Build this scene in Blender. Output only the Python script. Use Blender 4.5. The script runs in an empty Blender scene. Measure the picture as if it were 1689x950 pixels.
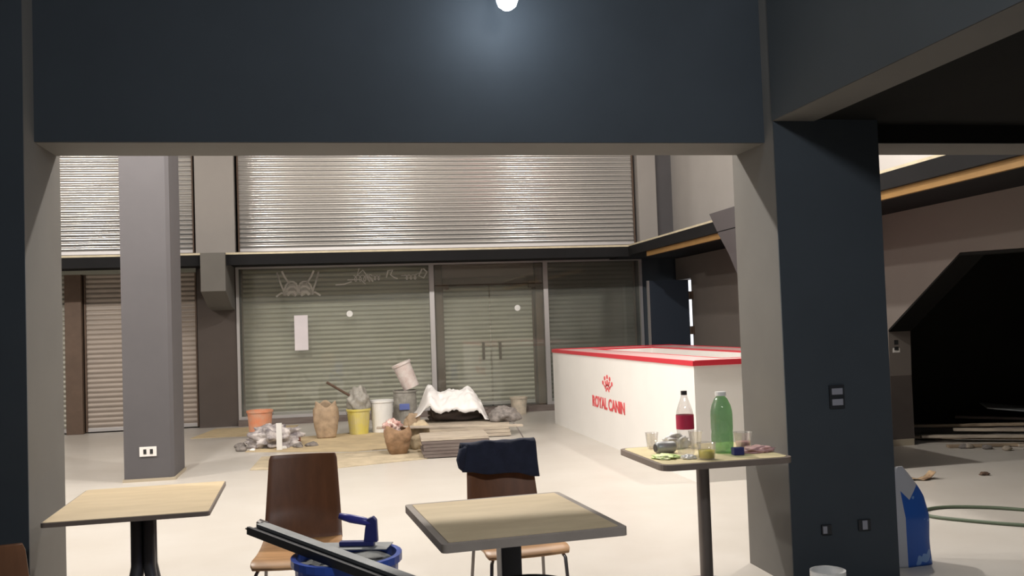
import bpy, bmesh, math, random
from mathutils import Vector, Matrix, noise
PI = math.pi
S = bpy.context.scene
C = S.collection

# ------------------------------------------------------------------ camera
cam_d = bpy.data.cameras.new('camera')
cam = bpy.data.objects.new('camera', cam_d); C.objects.link(cam)
yaw, pit, rol, FPX = 0.18655328, 0.03865123, -0.03486145, 1568.9
Fw = Vector((math.sin(yaw)*math.cos(pit), math.cos(yaw)*math.cos(pit), math.sin(pit)))
Rt = Vector((math.cos(yaw), -math.sin(yaw), 0)); Up = Rt.cross(Fw)
r_ = Rt*math.cos(rol)+Up*math.sin(rol); u_ = -Rt*math.sin(rol)+Up*math.cos(rol)
M = Matrix((r_, u_, -Fw)).transposed().to_4x4(); M.translation = Vector((0, 0, 1.5))
cam.matrix_world = M
cam_d.sensor_fit = 'HORIZONTAL'; cam_d.sensor_width = 36; cam_d.lens = FPX/1689*36
cam_d.clip_start = .05; cam_d.clip_end = 200
S.camera = cam
# ------------------------------------------------------------------ world (daylight outside the far door)
w = bpy.data.worlds.new('daylight'); S.world = w; w.use_nodes = True
w.node_tree.nodes['Background'].inputs[0].default_value = (.9, .93, 1, 1)
w.node_tree.nodes['Background'].inputs[1].default_value = 1.6
# ------------------------------------------------------------------ exposure
S.view_settings.view_transform = 'Standard'; S.view_settings.look = 'None'
S.view_settings.exposure = 0.0; S.view_settings.gamma = 1; S.view_settings.use_curve_mapping = False
# ------------------------------------------------------------------ hall floodlights (high above the beam, out of the frame)
HALL = 585
for lx, k in ((-5.8, 1.15), (-1.9, .95), (1.3, 1.1), (5.0, .7)):
    l = bpy.data.lights.new('hall_lamp', 'POINT'); l.energy = HALL*k; l.color = (1, .95, .885); l.shadow_soft_size = .09
    o = bpy.data.objects.new('hall_lamp', l); o.location = (lx, 8.0, 5.15); C.objects.link(o)
l = bpy.data.lights.new('front_room_fill', 'POINT'); l.energy = 215; l.color = (.93, .96, 1); l.shadow_soft_size = .12  # unseen fill light, added to brighten the front room
o = bpy.data.objects.new('front_room_fill', l); o.location = (1.2, .8, 3.3); C.objects.link(o)
FRONT = 6.0       # the bare lamp in front of the beam: emission strength of its bulb

# ------------------------------------------------------------------ materials
def mat(name, col, rough=.6, metal=0, var=.0, scale=6, bump=0, bscale=60, spec=.5, emit=None, es=0, trans=0, ior=1.45, alpha=1, vcol=None, stretch=None):
    m = bpy.data.materials.new(name); m.use_nodes = True
    nt = m.node_tree; b = nt.nodes['Principled BSDF']
    b.inputs['Base Color'].default_value = (*col, 1); b.inputs['Roughness'].default_value = rough
    b.inputs['Metallic'].default_value = metal; b.inputs['Specular IOR Level'].default_value = spec
    if trans: b.inputs['Transmission Weight'].default_value = trans; b.inputs['IOR'].default_value = ior
    if alpha < 1: b.inputs['Alpha'].default_value = alpha
    if emit: b.inputs['Emission Color'].default_value = (*emit, 1); b.inputs['Emission Strength'].default_value = es
    if var or bump:
        tc = nt.nodes.new('ShaderNodeTexCoord'); mp = nt.nodes.new('ShaderNodeMapping'); nt.links.new(tc.outputs['Object'], mp.inputs['Vector'])
        if stretch: mp.inputs['Scale'].default_value = stretch
    if var:
        n = nt.nodes.new('ShaderNodeTexNoise'); n.inputs['Scale'].default_value = scale; n.inputs['Detail'].default_value = 6; n.inputs['Roughness'].default_value = .6
        nt.links.new(mp.outputs['Vector'], n.inputs['Vector'])
        cr = nt.nodes.new('ShaderNodeValToRGB'); nt.links.new(n.outputs['Fac'], cr.inputs['Fac'])
        c2 = vcol or tuple(c*(1-var) for c in col)
        cr.color_ramp.elements[0].position = .35; cr.color_ramp.elements[1].position = .65
        cr.color_ramp.elements[0].color = (*c2, 1); cr.color_ramp.elements[1].color = (*col, 1)
        nt.links.new(cr.outputs['Color'], b.inputs['Base Color'])
    if bump:
        n2 = nt.nodes.new('ShaderNodeTexNoise'); n2.inputs['Scale'].default_value = bscale; n2.inputs['Detail'].default_value = 4
        nt.links.new(mp.outputs['Vector'], n2.inputs['Vector'])
        bp = nt.nodes.new('ShaderNodeBump'); bp.inputs['Strength'].default_value = bump; bp.inputs['Distance'].default_value = .01
        nt.links.new(n2.outputs['Fac'], bp.inputs['Height']); nt.links.new(bp.outputs['Normal'], b.inputs['Normal'])
    return m

def glass_mat(name, tint=(.94, .95, .925), haze=.07, gloss=.03):
    m = bpy.data.materials.new(name); m.use_nodes = True; nt = m.node_tree; nt.nodes.clear()
    out = nt.nodes.new('ShaderNodeOutputMaterial'); t = nt.nodes.new('ShaderNodeBsdfTransparent'); t.inputs[0].default_value = (*tint, 1)
    g = nt.nodes.new('ShaderNodeBsdfGlossy'); g.inputs['Roughness'].default_value = .03; g.inputs['Color'].default_value = (1, 1, 1, 1)
    d = nt.nodes.new('ShaderNodeBsdfDiffuse'); d.inputs[0].default_value = (.75, .76, .7, 1)  # pale diffuse share stands in for the milky haze of reflections
    lw = nt.nodes.new('ShaderNodeLayerWeight'); lw.inputs['Blend'].default_value = .35
    ma = nt.nodes.new('ShaderNodeMath'); ma.operation = 'MULTIPLY_ADD'; ma.inputs[1].default_value = .22; ma.inputs[2].default_value = gloss
    nt.links.new(lw.outputs['Fresnel'], ma.inputs[0])
    m1 = nt.nodes.new('ShaderNodeMixShader'); nt.links.new(ma.outputs[0], m1.inputs[0]); nt.links.new(t.outputs[0], m1.inputs[1]); nt.links.new(g.outputs[0], m1.inputs[2])
    n = nt.nodes.new('ShaderNodeTexNoise'); n.inputs['Scale'].default_value = 1.3; tc = nt.nodes.new('ShaderNodeTexCoord'); nt.links.new(tc.outputs['Object'], n.inputs['Vector'])
    mm = nt.nodes.new('ShaderNodeMath'); mm.operation = 'MULTIPLY'; mm.inputs[1].default_value = haze*2; nt.links.new(n.outputs['Fac'], mm.inputs[0])
    m2 = nt.nodes.new('ShaderNodeMixShader'); nt.links.new(mm.outputs[0], m2.inputs[0]); nt.links.new(m1.outputs[0], m2.inputs[1]); nt.links.new(d.outputs[0], m2.inputs[2])
    nt.links.new(m2.outputs[0], out.inputs[0]); return m

M_floor = mat('cream_screed', (.585, .553, .507), .32, var=.12, scale=1.1, vcol=(.54, .503, .453), bump=.05, bscale=9)
M_grey = mat('warm_grey_paint', (.14, .133, .122), .75, var=.08, scale=2, spec=.3)
M_pillar = mat('mid_grey_paint', (.098, .092, .098), .7, var=.08, scale=2)
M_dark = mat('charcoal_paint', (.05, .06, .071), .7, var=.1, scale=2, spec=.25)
M_darkest = mat('black_paint', (.016, .016, .015), .9, var=.1, scale=2, spec=.06)
M_upper = mat('light_grey_paint', (.36, .335, .315), .8, var=.06, scale=1.5)
M_brown = mat('brown_grey_paint', (.085, .068, .06), .8, var=.1, scale=2)
M_wallr = mat('taupe_paint', (.17, .145, .128), .8, var=.06, scale=1.5)
M_fascia = mat('dark_fascia', (.012, .012, .013), .8, var=.15, scale=3, spec=.15)
M_edge = mat('raw_timber_edge', (.60, .53, .38), .7, var=.2, scale=8)
M_orange = mat('timber_batten', (.27, .15, .045), .6, var=.15, scale=6)
M_shut = mat('galvanised_slats', (.50, .485, .465), .19, .66, var=.03, scale=3, stretch=(.3, 1, 3))
M_shut2 = mat('painted_slats', (.35, .335, .285), .42, .35, var=.15, scale=2.5, stretch=(.4, 1, 3))
M_shut3 = mat('brown_slats', (.33, .28, .24), .45, .3, var=.15, scale=2.5, stretch=(.4, 1, 3))
M_alu = mat('aluminium', (.52, .5, .5), .4, .6)
M_post = mat('brown_steel', (.13, .085, .06), .6, .2, var=.2, scale=5)
M_glass = glass_mat('shop_glass')
M_etch = mat('etched_vinyl', (.84, .82, .78), .8, alpha=.72)
M_paper = mat('paper', (.72, .67, .70), .8, var=.05)
M_white = mat('white_plastic', (.8, .79, .77), .45, var=.04)
M_counter = mat('white_laminate', (.90, .88, .85), .4, var=.03, scale=2)
M_ctop = mat('pale_pink_laminate', (.92, .60, .59), .35, var=.06, scale=2)
M_red = mat('red_trim', (.62, .03, .05), .4)
M_redtext = mat('red_vinyl', (.72, .09, .10), .5)
M_table = mat('worn_birch_top', (.66, .52, .32), .5, var=.18, scale=3, vcol=(.57, .44, .26), stretch=(1, 4, 1), bump=.05)
M_tedge = mat('brown_edging', (.19, .15, .125), .5, var=.15)
M_tedge2 = mat('grey_brown_edging', (.33, .28, .24), .5, var=.15)
M_tsteel = mat('dark_steel', (.09, .088, .095), .4, .6)
M_tsteel2 = mat('brown_grey_steel', (.15, .13, .12), .4, .6)
M_chair = mat('shaded_brown_plywood', (.20, .082, .035), .38, var=.25, scale=2.5, stretch=(8, 8, 1))  # backrest: the chair's plywood with its shade put into the colour
M_seat = mat('lit_brown_plywood', (.52, .28, .12), .4, var=.25, scale=3, stretch=(1, 8, 8))  # seat: same plywood, lightened in colour for the light from above
M_leg = mat('chair_steel', (.22, .2, .19), .35, .8)
M_navy = mat('navy_fabric', (.018, .022, .045), .9, var=.3, scale=20, bump=.4, bscale=40)
M_blue = mat('blue_plastic', (.025, .08, .42), .35)
M_bluedark = mat('dark_blue_plastic', (.03, .035, .16), .4)
M_black = mat('black_plastic', (.018, .02, .024), .45)
M_tool = mat('worn_steel', (.33, .34, .34), .45, .5, var=.2, scale=8)
M_mortar = mat('grey_mortar', (.36, .37, .36), .8, var=.3, scale=14, bump=.5, bscale=25)
M_orangeb = mat('orange_plastic', (.66, .24, .12), .5, var=.3, scale=8, vcol=(.55, .32, .22))
M_yellow = mat('yellow_plastic', (.66, .56, .10), .45, var=.3, scale=6, vcol=(.6, .52, .25))
M_kraft = mat('dusty_kraft_paper', (.45, .33, .22), .9, var=.35, scale=10, bump=.4, bscale=20)
M_bag = mat('brown_sack', (.34, .21, .12), .9, var=.35, scale=12, bump=.4, bscale=25)
M_greybag = mat('grey_plastic', (.37, .35, .31), .5, var=.35, scale=14, bump=.5, bscale=20)
M_brick = mat('hollow_brick', (.22, .06, .045), .85, var=.3, scale=12)
M_wsheet = mat('white_plastic_sheet', (.86, .84, .83), .4, var=.04, scale=6)
M_board = mat('dusty_boards', (.50, .43, .34), .8, var=.35, scale=3, stretch=(1, 6, 6), vcol=(.33, .28, .23))
M_boardd = mat('grey_brown_boards', (.17, .14, .125), .8, var=.4, scale=3, stretch=(1, 6, 10), vcol=(.13, .10, .09))
M_card = mat('flattened_cardboard', (.60, .48, .29), .9, var=.3, scale=4, vcol=(.48, .38, .24))
M_rubble = mat('grey_rubble', (.30, .27, .25), .9, var=.5, scale=20)
M_wood = mat('stick_wood', (.10, .06, .04), .7)
M_pet = glass_mat('clear_bottle', (.93, .92, .92), .10, .06)
M_green = glass_mat('green_bottle', (.42, .66, .42), .12, .06)
M_label = mat('crimson_label', (.48, .02, .07), .5)
M_cap = mat('black_cap', (.03, .025, .025), .4)
M_lemon = mat('lemon_drink', (.85, .76, .03), .3)
M_pink = mat('pink_cloth', (.70, .42, .42), .9, var=.2, scale=20)
M_lime = mat('lime_wrapper', (.55, .75, .25), .5, var=.4, scale=30, vcol=(.8, .8, .5))
M_hose = mat('green_hose', (.09, .12, .075), .5)
M_tile = mat('skirting_tile', (.42, .36, .27), .5)
M_door = mat('blue_black_door', (.028, .040, .062), .5)
M_timber = mat('old_timber', (.42, .33, .23), .8, var=.4, scale=4, stretch=(1, 8, 8), vcol=(.22, .16, .11))
M_sheetgrey = mat('grey_sheet', (.30, .32, .33), .6, var=.3, scale=4)
M_socket = mat('socket_white', (.78, .75, .72), .4)
M_socketg = mat('socket_grey', (.28, .28, .32), .4)
M_hole = mat('socket_hole', (.02, .02, .02), .5)

# sack material: blue body, white head with a V, procedural in object space
def sack_mat():
    m = bpy.data.materials.new('printed_sack'); m.use_nodes = True; nt = m.node_tree; b = nt.nodes['Principled BSDF']; b.inputs['Roughness'].default_value = .45
    tc = nt.nodes.new('ShaderNodeTexCoord'); sp = nt.nodes.new('ShaderNodeSeparateXYZ'); nt.links.new(tc.outputs['Object'], sp.inputs[0])
    def math_(op, a, b_, c=None):
        n = nt.nodes.new('ShaderNodeMath'); n.operation = op
        for i, v in enumerate((a, b_, c)):
            if v is None: continue
            if isinstance(v, (int, float)): n.inputs[i].default_value = v
            else: nt.links.new(v, n.inputs[i])
        return n.outputs[0]
    ax = math_('ABSOLUTE', math_('SUBTRACT', sp.outputs['X'], -.005), 0)
    vline = math_('MULTIPLY_ADD', ax, 1.1, .385)                # V shaped boundary of the white head
    head = math_('GREATER_THAN', sp.outputs['Z'], vline)
    side = math_('LESS_THAN', sp.outputs['X'], -.055)
    pale = math_('MAXIMUM', head, side)
    wv = nt.nodes.new('ShaderNodeTexNoise'); wv.inputs['Scale'].default_value = 9; nt.links.new(tc.outputs['Object'], wv.inputs['Vector'])
    st = math_('MULTIPLY', math_('GREATER_THAN', wv.outputs['Fac'], .60), math_('GREATER_THAN', sp.outputs['X'], .0))
    mx = nt.nodes.new('ShaderNodeMix'); mx.data_type = 'RGBA'; mx.inputs['A'].default_value = (.015, .085, .36, 1); mx.inputs['B'].default_value = (.16, .28, .52, 1); nt.links.new(st, mx.inputs['Factor'])
    m2 = nt.nodes.new('ShaderNodeMix'); m2.data_type = 'RGBA'; nt.links.new(mx.outputs['Result'], m2.inputs['A']); m2.inputs['B'].default_value = (.42, .42, .45, 1); nt.links.new(pale, m2.inputs['Factor'])
    nt.links.new(m2.outputs['Result'], b.inputs['Base Color']); return m
M_sack = sack_mat()

# ------------------------------------------------------------------ mesh helpers
class MB:
    def __init__(s): s.bm = bmesh.new()
    def box(s, x0, x1, y0, y1, z0, z1, bev=0, mx=None):
        t = bmesh.new(); bmesh.ops.create_cube(t, size=1)
        for v in t.verts: v.co = Vector(((x0+x1)/2+v.co.x*(x1-x0), (y0+y1)/2+v.co.y*(y1-y0), (z0+z1)/2+v.co.z*(z1-z0)))
        if bev: bmesh.ops.bevel(t, geom=t.edges[:], offset=bev, segments=2, affect='EDGES', profile=.7)
        if mx is not None: bmesh.ops.transform(t, matrix=mx, verts=t.verts)
        me = bpy.data.meshes.new('tmp'); t.to_mesh(me); t.free(); s.bm.from_mesh(me); bpy.data.meshes.remove(me)
        return s
    def prism(s, pts, lo, hi, axis='Z', mx=None):
        def P(a, b, c): return {'Z': (a, b, c), 'Y': (a, c, b), 'X': (c, a, b)}[axis]
        A = [s.bm.verts.new(P(a, b, lo)) for a, b in pts]; B = [s.bm.verts.new(P(a, b, hi)) for a, b in pts]
        s.bm.faces.new(A); s.bm.faces.new(B); n = len(pts)
        for i in range(n): s.bm.faces.new((A[i], A[(i+1) % n], B[(i+1) % n], B[i]))
        if mx is not None: bmesh.ops.transform(s.bm, matrix=mx, verts=A+B)
        for v in s.bm.verts: v.tag = True
        return s
    def tube(s, pts, r, seg=10, closed=False, flat=None):
        pts = [Vector(p) for p in pts]; n = len(pts); rings = []
        rr = r if isinstance(r, (list, tuple)) else [r]*n
        prev = None
        for i, p in enumerate(pts):
            if closed: d = pts[(i+1) % n]-pts[i-1]
            else: d = pts[min(i+1, n-1)]-pts[max(i-1, 0)]
            d.normalize()
            if prev is None:
                a = Vector((0, 0, 1)) if abs(d.z) < .9 else Vector((1, 0, 0)); u = d.cross(a).normalized()
            else: u = (prev-d*prev.dot(d)).normalized()
            prev = u; v = d.cross(u)
            rings.append([s.bm.verts.new(p+(u*math.cos(2*PI*k/seg)+v*math.sin(2*PI*k/seg))*rr[i]) for k in range(seg)])
        m = n if closed else n-1
        for i in range(m):
            a, b = rings[i], rings[(i+1) % n]
            for k in range(seg): s.bm.faces.new((a[k], a[(k+1) % seg], b[(k+1) % seg], b[k]))
        if not closed: s.bm.faces.new(rings[0]); s.bm.faces.new(rings[-1])
        for v in s.bm.verts: v.tag = True
        return s
    def lathe(s, prof, seg=28, c=(0, 0, 0), mx=None):
        rings = []
        for r, z in prof:
            if r < 1e-5: rings.append([s.bm.verts.new((c[0], c[1], c[2]+z))])
            else: rings.append([s.bm.verts.new((c[0]+r*math.cos(2*PI*k/seg), c[1]+r*math.sin(2*PI*k/seg), c[2]+z)) for k in range(seg)])
        for a, b in zip(rings, rings[1:]):
            for k in range(seg):
                k2 = (k+1) % seg
                if len(a) == 1 and len(b) > 1: s.bm.faces.new((a[0], b[k2], b[k]))
                elif len(b) == 1 and len(a) > 1: s.bm.faces.new((a[k], a[k2], b[0]))
                elif len(a) > 1: s.bm.faces.new((a[k], a[k2], b[k2], b[k]))
        if mx is not None: bmesh.ops.transform(s.bm, matrix=mx, verts=[v for rg in rings for v in rg])
        for v in s.bm.verts: v.tag = True
        return s
    def grid(s, fn, nu, nv):
        g = [[s.bm.verts.new(fn(i/nu, j/nv)) for j in range(nv+1)] for i in range(nu+1)]
        for i in range(nu):
            for j in range(nv): s.bm.faces.new((g[i][j], g[i+1][j], g[i+1][j+1], g[i][j+1]))
        for v in s.bm.verts: v.tag = True
        return s
    def build(s, name, m, parent=None, smooth=False, solid=0, bevel=0, subd=0):
        bmesh.ops.recalc_face_normals(s.bm, faces=s.bm.faces)
        me = bpy.data.meshes.new(name); s.bm.to_mesh(me); s.bm.free()
        if smooth:
            for p in me.polygons: p.use_smooth = True
        me.materials.append(m)
        o = bpy.data.objects.new(name, me); C.objects.link(o)
        if parent: o.parent = parent
        if solid:
            md = o.modifiers.new('thickness', 'SOLIDIFY'); md.thickness = solid; md.offset = 0
        if bevel:
            md = o.modifiers.new('soft_edges', 'BEVEL'); md.width = bevel; md.segments = 2; md.limit_method = 'ANGLE'
        if subd:
            md = o.modifiers.new('smoothing', 'SUBSURF'); md.levels = subd; md.render_levels = subd
        return o
def tag(o, label=None, cat=None, group=None, kind=None):
    if label: o['label'] = label
    if cat: o['category'] = cat
    if group: o['group'] = group
    if kind: o['kind'] = kind
    return o
def thing(name, label, cat, loc=(0, 0, 0), rz=0, group=None):
    o = bpy.data.objects.new(name, None); C.objects.link(o); o.location = loc; o.rotation_euler = (0, 0, rz); o.empty_display_size = .1
    return tag(o, label, cat, group)
def struct(name, mb, m, label=None, cat=None, **k):
    o = mb.build(name, m, **k); o['kind'] = 'structure'; tag(o, label, cat); return o
def copy_tree(o, parent=None):
    c = o.copy(); C.objects.link(c); c.parent = parent
    for ch in [x for x in bpy.data.objects if x.parent == o]: copy_tree(ch, c)
    return c
def RZ(a): return Matrix.Rotation(a, 4, 'Z')
rnd = random.Random(4)

# ================================================================== THE SETTING
HB = 16.2          # plane of the back wall
HX = 6.1           # right wall
struct('floor', MB().box(-7.2, 10.2, -3.2, 17, -.2, 0), M_floor, 'cream screed floor running through both rooms', 'floor')
# hall shell
struct('wall_back', MB().box(-7.2, 6.4, 16.5, 16.8, 0, 6.6), M_darkest, 'dark wall behind the roller shutters', 'wall')
struct('wall_left', MB().box(-7.3, -7.0, -3.2, 16.8, 0, 6.6), M_upper, 'left wall of the hall', 'wall')
struct('ceiling', MB().box(-7.2, 6.4, 5.05, 16.8, 6.5, 6.7), M_upper, 'high ceiling of the far hall', 'ceiling')
# right wall with the doorway at the far end and the stair-shaped recess
wr = MB()
wr.prism([(16.8, 0), (16.62, 0), (16.62, 2.2), (15.60, 2.2), (15.60, 0), (9.75, 0), (9.70, 1.30), (8.40, 2.06), (7.55, 2.03), (5.46, 2.03), (5.46, 0), (-3.2, 0), (-3.2, 6.6), (16.8, 6.6)], HX, HX+.27, 'X')
struct('wall_right', wr, M_wallr, 'taupe wall right of the hall with a stair-shaped black recess', 'wall')
struct('trim_6', MB().box(HX-.012, HX, 5.46, 16.4, 2.72, 6.5), mat('pale_grey_paint', (.50, .47, .445), .8, var=.06, scale=1.5), 'pale upper part of the right wall above the ledge', 'wall face')
# recess behind the right wall, painted black
rc = MB().box(HX+.27, 9.9, 11.2, 11.4, 0, 3.0).box(9.7, 9.9, 5.2, 11.4, 0, 3.0).box(HX+.27, 9.9, 5.2, 5.4, 0, 3.0)
rc.box(HX+.27, 9.9, 5.2, 11.4, 2.9, 3.1)
struct('trim_7', MB().prism([(9.70, 1.29), (8.40, 2.055), (7.55, 2.025), (5.47, 2.025), (5.47, 2.005), (7.55, 2.005), (8.41, 2.03), (9.695, 1.275)], HX-.002, HX+.275, 'X'), M_darkest, 'black painted soffit of the stair recess', 'trim')
struct('wall_recess', rc, mat('black_brown_paint', (.045, .042, .036), .9, var=.1, scale=2, spec=.1), 'black painted inside of the recess under the stairs', 'wall')
struct('trim_1', MB().prism([(9.752, 0), (9.752, 1.30), (9.72, 1.30), (9.72, 0)], HX+.005, HX+.27, 'X'), M_brown, 'dark painted jamb of the stair recess', 'trim')
struct('baseboard_right', MB().box(HX-.012, HX, 9.76, 15.55, 0, .07).box(HX-.012, HX+.25, 9.70, 9.76, 0, .07), M_tile, 'pale tile skirting at the foot of the right wall', 'baseboard')

# pilasters and wall strips of the back wall
def pilaster(x0, x1, m_up, m_lo, lab, zsplit=2.62, y0=HB):
    t = thing('wall_pilaster', lab, 'pilaster', ((x0+x1)/2, HB+.1, 0)); t['kind'] = 'structure'
    h = (x1-x0)/2
    MB().box(-h, h, y0-HB-.1, .25, 0, zsplit).build('lower_face', m_lo, t)
    MB().box(-h, h, y0-HB-.1, .25, zsplit, 6.5).build('upper_face', m_up, t)
    return t
pilaster(-2.18, -1.56, M_upper, M_brown, 'flat pilaster between the left and centre shutters, dark below the ledge')
pilaster(5.41, 5.75, M_upper, M_dark, 'narrow pilaster right of the shop window')
pilaster(5.75, 6.1, M_pillar, M_dark, 'dark strip of wall in the right-hand back corner', y0=HB+.12)
pilaster(-7.0, -5.6, M_upper, M_brown, 'flat pilaster at the far left end of the back wall')
struct('trim_2', MB().box(-5.6, 5.41, HB+.02, HB+.4, 2.60, 2.86), M_brown, 'lintel band behind the ledge', 'lintel')
struct('trim_3', MB().box(-5.6, 5.41, HB+.02, HB+.4, 5.6, 6.5), M_upper, 'wall band above the upper shutters', 'wall band')
struct('trim_4', MB().box(-1.56, 5.41, HB-.12, HB+.35, 0, .10), M_boardd, 'low grey plinth under the shop window', 'plinth')

# ledge (narrow mezzanine slab) along the back and right walls
t = thing('mezzanine_ledge', 'dark narrow ledge running along the back and right walls with raw timber edges', 'ledge', (0, 15, 2.55)); t['kind'] = 'structure'
EX = 4.82
def L(y0, y1, z0, z1, x0, x1, name, m):        # helper in world coordinates
    return MB().box(x0, x1, y0-15, y1-15, z0-2.55, z1-2.55).build(name, m, t)
L(15.0, HB, 2.60, 2.71, -7.0, EX, 'back_slab', M_fascia)
L(14.96, 15.0, 2.555, 2.715, -7.0, EX, 'back_fascia', M_fascia)
L(14.95, 15.02, 2.715, 2.745, -7.0, EX-.0, 'back_timber_edge', M_edge)
L(5.5, HB, 2.585, 2.71, EX, HX, 'side_slab', M_fascia)
L(5.5, 15.0, 2.575, 2.722, EX-.025, EX+.04, 'side_fascia', M_fascia)
L(5.5, 15.0, 2.722, 2.748, EX-.027, EX+.06, 'side_timber_edge', M_edge)
L(5.5, 14.2, 2.50, 2.575, EX+.02, EX+.06, 'side_batten', M_orange)
L(5.5, 14.2, 2.50, 2.585, EX+.06, EX+.10, 'side_batten_backing', M_fascia)
# corbels
def corbel(profile, lo, hi, axis, m, lab):
    struct('corbel', MB().prism(profile, lo, hi, axis), m, lab, 'corbel')
corbel([(14.86, 2.74), (HB, 2.74), (HB, 1.9), (15.6, 1.95), (14.86, 2.16)], -1.94, -1.58, 'X', M_grey, 'grey concrete corbel under the back ledge beside the centre shutters')
corbel([(4.70, 2.81), (HX, 2.81), (HX, 1.9), (5.05, 2.02), (4.94, 2.30), (4.81, 2.55)], 10.3, 11.3, 'Y', M_pillar, 'grey tapered corbel under the right-hand ledge')

# freestanding pillar
pl = thing('square_pillar', 'grey square freestanding pillar standing in the far hall behind the left table', 'pillar', (-1.92, 10.9, 0)); pl['kind'] = 'structure'
MB().prism([(-.26, -.36), (.20, -.36), (.235, -.32), (.235, .36), (-.26, .36)], 0, 6.5).build('shaft', M_pillar, pl)
MB().box(-.275, .25, -.375, .375, 0, .03).build('skirting', M_tile, pl)

# portal: two columns and the deep beam
BZ = 2.49
cl = thing('portal_column', 'charcoal column at the left edge of the picture with a grey inner side', 'column', (-1.9, 5.2, 0)); cl['kind'] = 'structure'
MB().box(-.6, .462, -.325, .30, 0, 6.5).build('shaft', M_grey, cl)
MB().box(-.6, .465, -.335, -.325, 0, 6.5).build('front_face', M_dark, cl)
cr_ = thing('portal_column', 'wide charcoal column right of the kiosk with a grey inner side', 'column', (2.78, 5.2, 0)); cr_['kind'] = 'structure'
MB().box(-.325, .31, -.265, .30, 0, 6.5).build('shaft', M_grey, cr_)
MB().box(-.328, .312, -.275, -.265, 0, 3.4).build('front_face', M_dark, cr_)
bm_ = thing('portal_beam', 'deep charcoal beam spanning the opening between the two columns', 'beam', (.5, 5.2, BZ)); bm_['kind'] = 'structure'
MB().box(-1.94, 1.955, -.14, .235, 0, 4.1).build('core', M_grey, bm_)
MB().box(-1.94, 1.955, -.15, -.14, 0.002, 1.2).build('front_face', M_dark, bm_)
bm2 = thing('portal_beam', 'black low beam right of the wide column over the green hose', 'beam', (4.6, 5.2, BZ)); bm2['kind'] = 'structure'
MB().box(-1.51, 1.5, -.14, .235, 0, 4.1).build('core', M_grey, bm2)
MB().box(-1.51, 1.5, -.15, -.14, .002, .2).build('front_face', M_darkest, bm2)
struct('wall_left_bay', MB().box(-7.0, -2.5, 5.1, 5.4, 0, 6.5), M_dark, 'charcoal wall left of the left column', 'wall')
# front room
rb = thing('ceiling_beam', 'grey-sided beam running overhead from the wide column towards the viewer', 'beam', (2.58, 1, 2.59)); rb['kind'] = 'structure'
MB().box(-.13, .12, -4.2, 3.93, 0, .9).build('core', M_grey, rb)
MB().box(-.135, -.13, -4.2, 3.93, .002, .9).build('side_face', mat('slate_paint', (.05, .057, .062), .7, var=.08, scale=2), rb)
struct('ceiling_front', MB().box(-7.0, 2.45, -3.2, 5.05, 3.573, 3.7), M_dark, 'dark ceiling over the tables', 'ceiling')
struct('ceiling_right', MB().box(2.70, 6.1, -3.2, 5.05, 2.60, 2.9), M_darkest, 'black low ceiling at upper right', 'ceiling')
struct('wall_front', MB().box(-7.2, 6.4, -3.4, -3.2, 0, 6.6), M_grey, 'wall behind the viewer', 'wall')

# ================================================================== SHUTTERS
def slats(x0, x1, z0, z1, pitch, depth, face_y, flatness=.25):
    mb = MB(); bm = mb.bm; n = int(round((z1-z0)/pitch)); pts = []
    for i in range(n):
        zb = z0+i*pitch
        for k in range(7):
            a = k/7
            if a < flatness*.5: pts.append((face_y, zb+a*pitch))
            else:
                q = (a-flatness*.5)/(1-flatness*.5); pts.append((face_y-depth*math.sin(PI*q)**.8, zb+a*pitch))
    pts.append((face_y, z0+n*pitch))
    A = [bm.verts.new((x0, y, z)) for y, z in pts]; B = [bm.verts.new((x1, y, z)) for y, z in pts]
    for i in range(len(pts)-1): bm.faces.new((A[i], B[i], B[i+1], A[i+1]))
    return mb
def shutter(lab, x0, x1, z0, z1, y, m, pitch=.0775, guides=True, bar=True):
    t = thing('roller_shutter', lab, 'roller shutter', ((x0+x1)/2, y, z0)); h = (x1-x0)/2
    slats(-h+.02, h-.02, .06, z1-z0, pitch, .0125, 0).build('slat_curtain', m, t, smooth=True)
    if bar: MB().box(-h+.02, h-.02, -.02, .02, 0, .06, bev=.006).build('bottom_bar', M_alu, t)
    if guides:
        for s in (-1, 1): MB().box(min(s*h, s*(h-.024)), max(s*h, s*(h-.024)), -.04, .04, 0, z1-z0).build('guide_rail', M_post, t)
    return t
shutter('wide bright galvanised shutter above the ledge in the centre', -1.52, 5.37, 2.86, 5.6, HB+.16, M_shut)
shutter('bright galvanised shutter above the ledge at far left', -5.58, -2.22, 2.86, 5.6, HB+.16, M_shut)
shutter('grey-brown closed shutter below the ledge at far left behind the pillar', -3.93, -2.20, 0.02, 2.56, HB+.12, M_shut3)
shutter('narrow dim shutter strip left of the brown post', -5.6, -4.20, 0.02, 2.56, HB+.12, M_shut2)
shutter('closed shutter behind the large left shop window', -1.50, 1.70, .12, 2.58, HB+.28, M_shut2)
shutter('closed shutter behind the glass double door', 1.86, 3.48, .12, 2.2, HB+.28, M_shut2)
shutter('closed shutter behind the right shop window beside the kiosk', 3.66, 5.36, .12, 2.58, HB+.28, mat('dark_slats', (.15, .145, .125), .42, .3, var=.15, scale=2.5))
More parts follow.
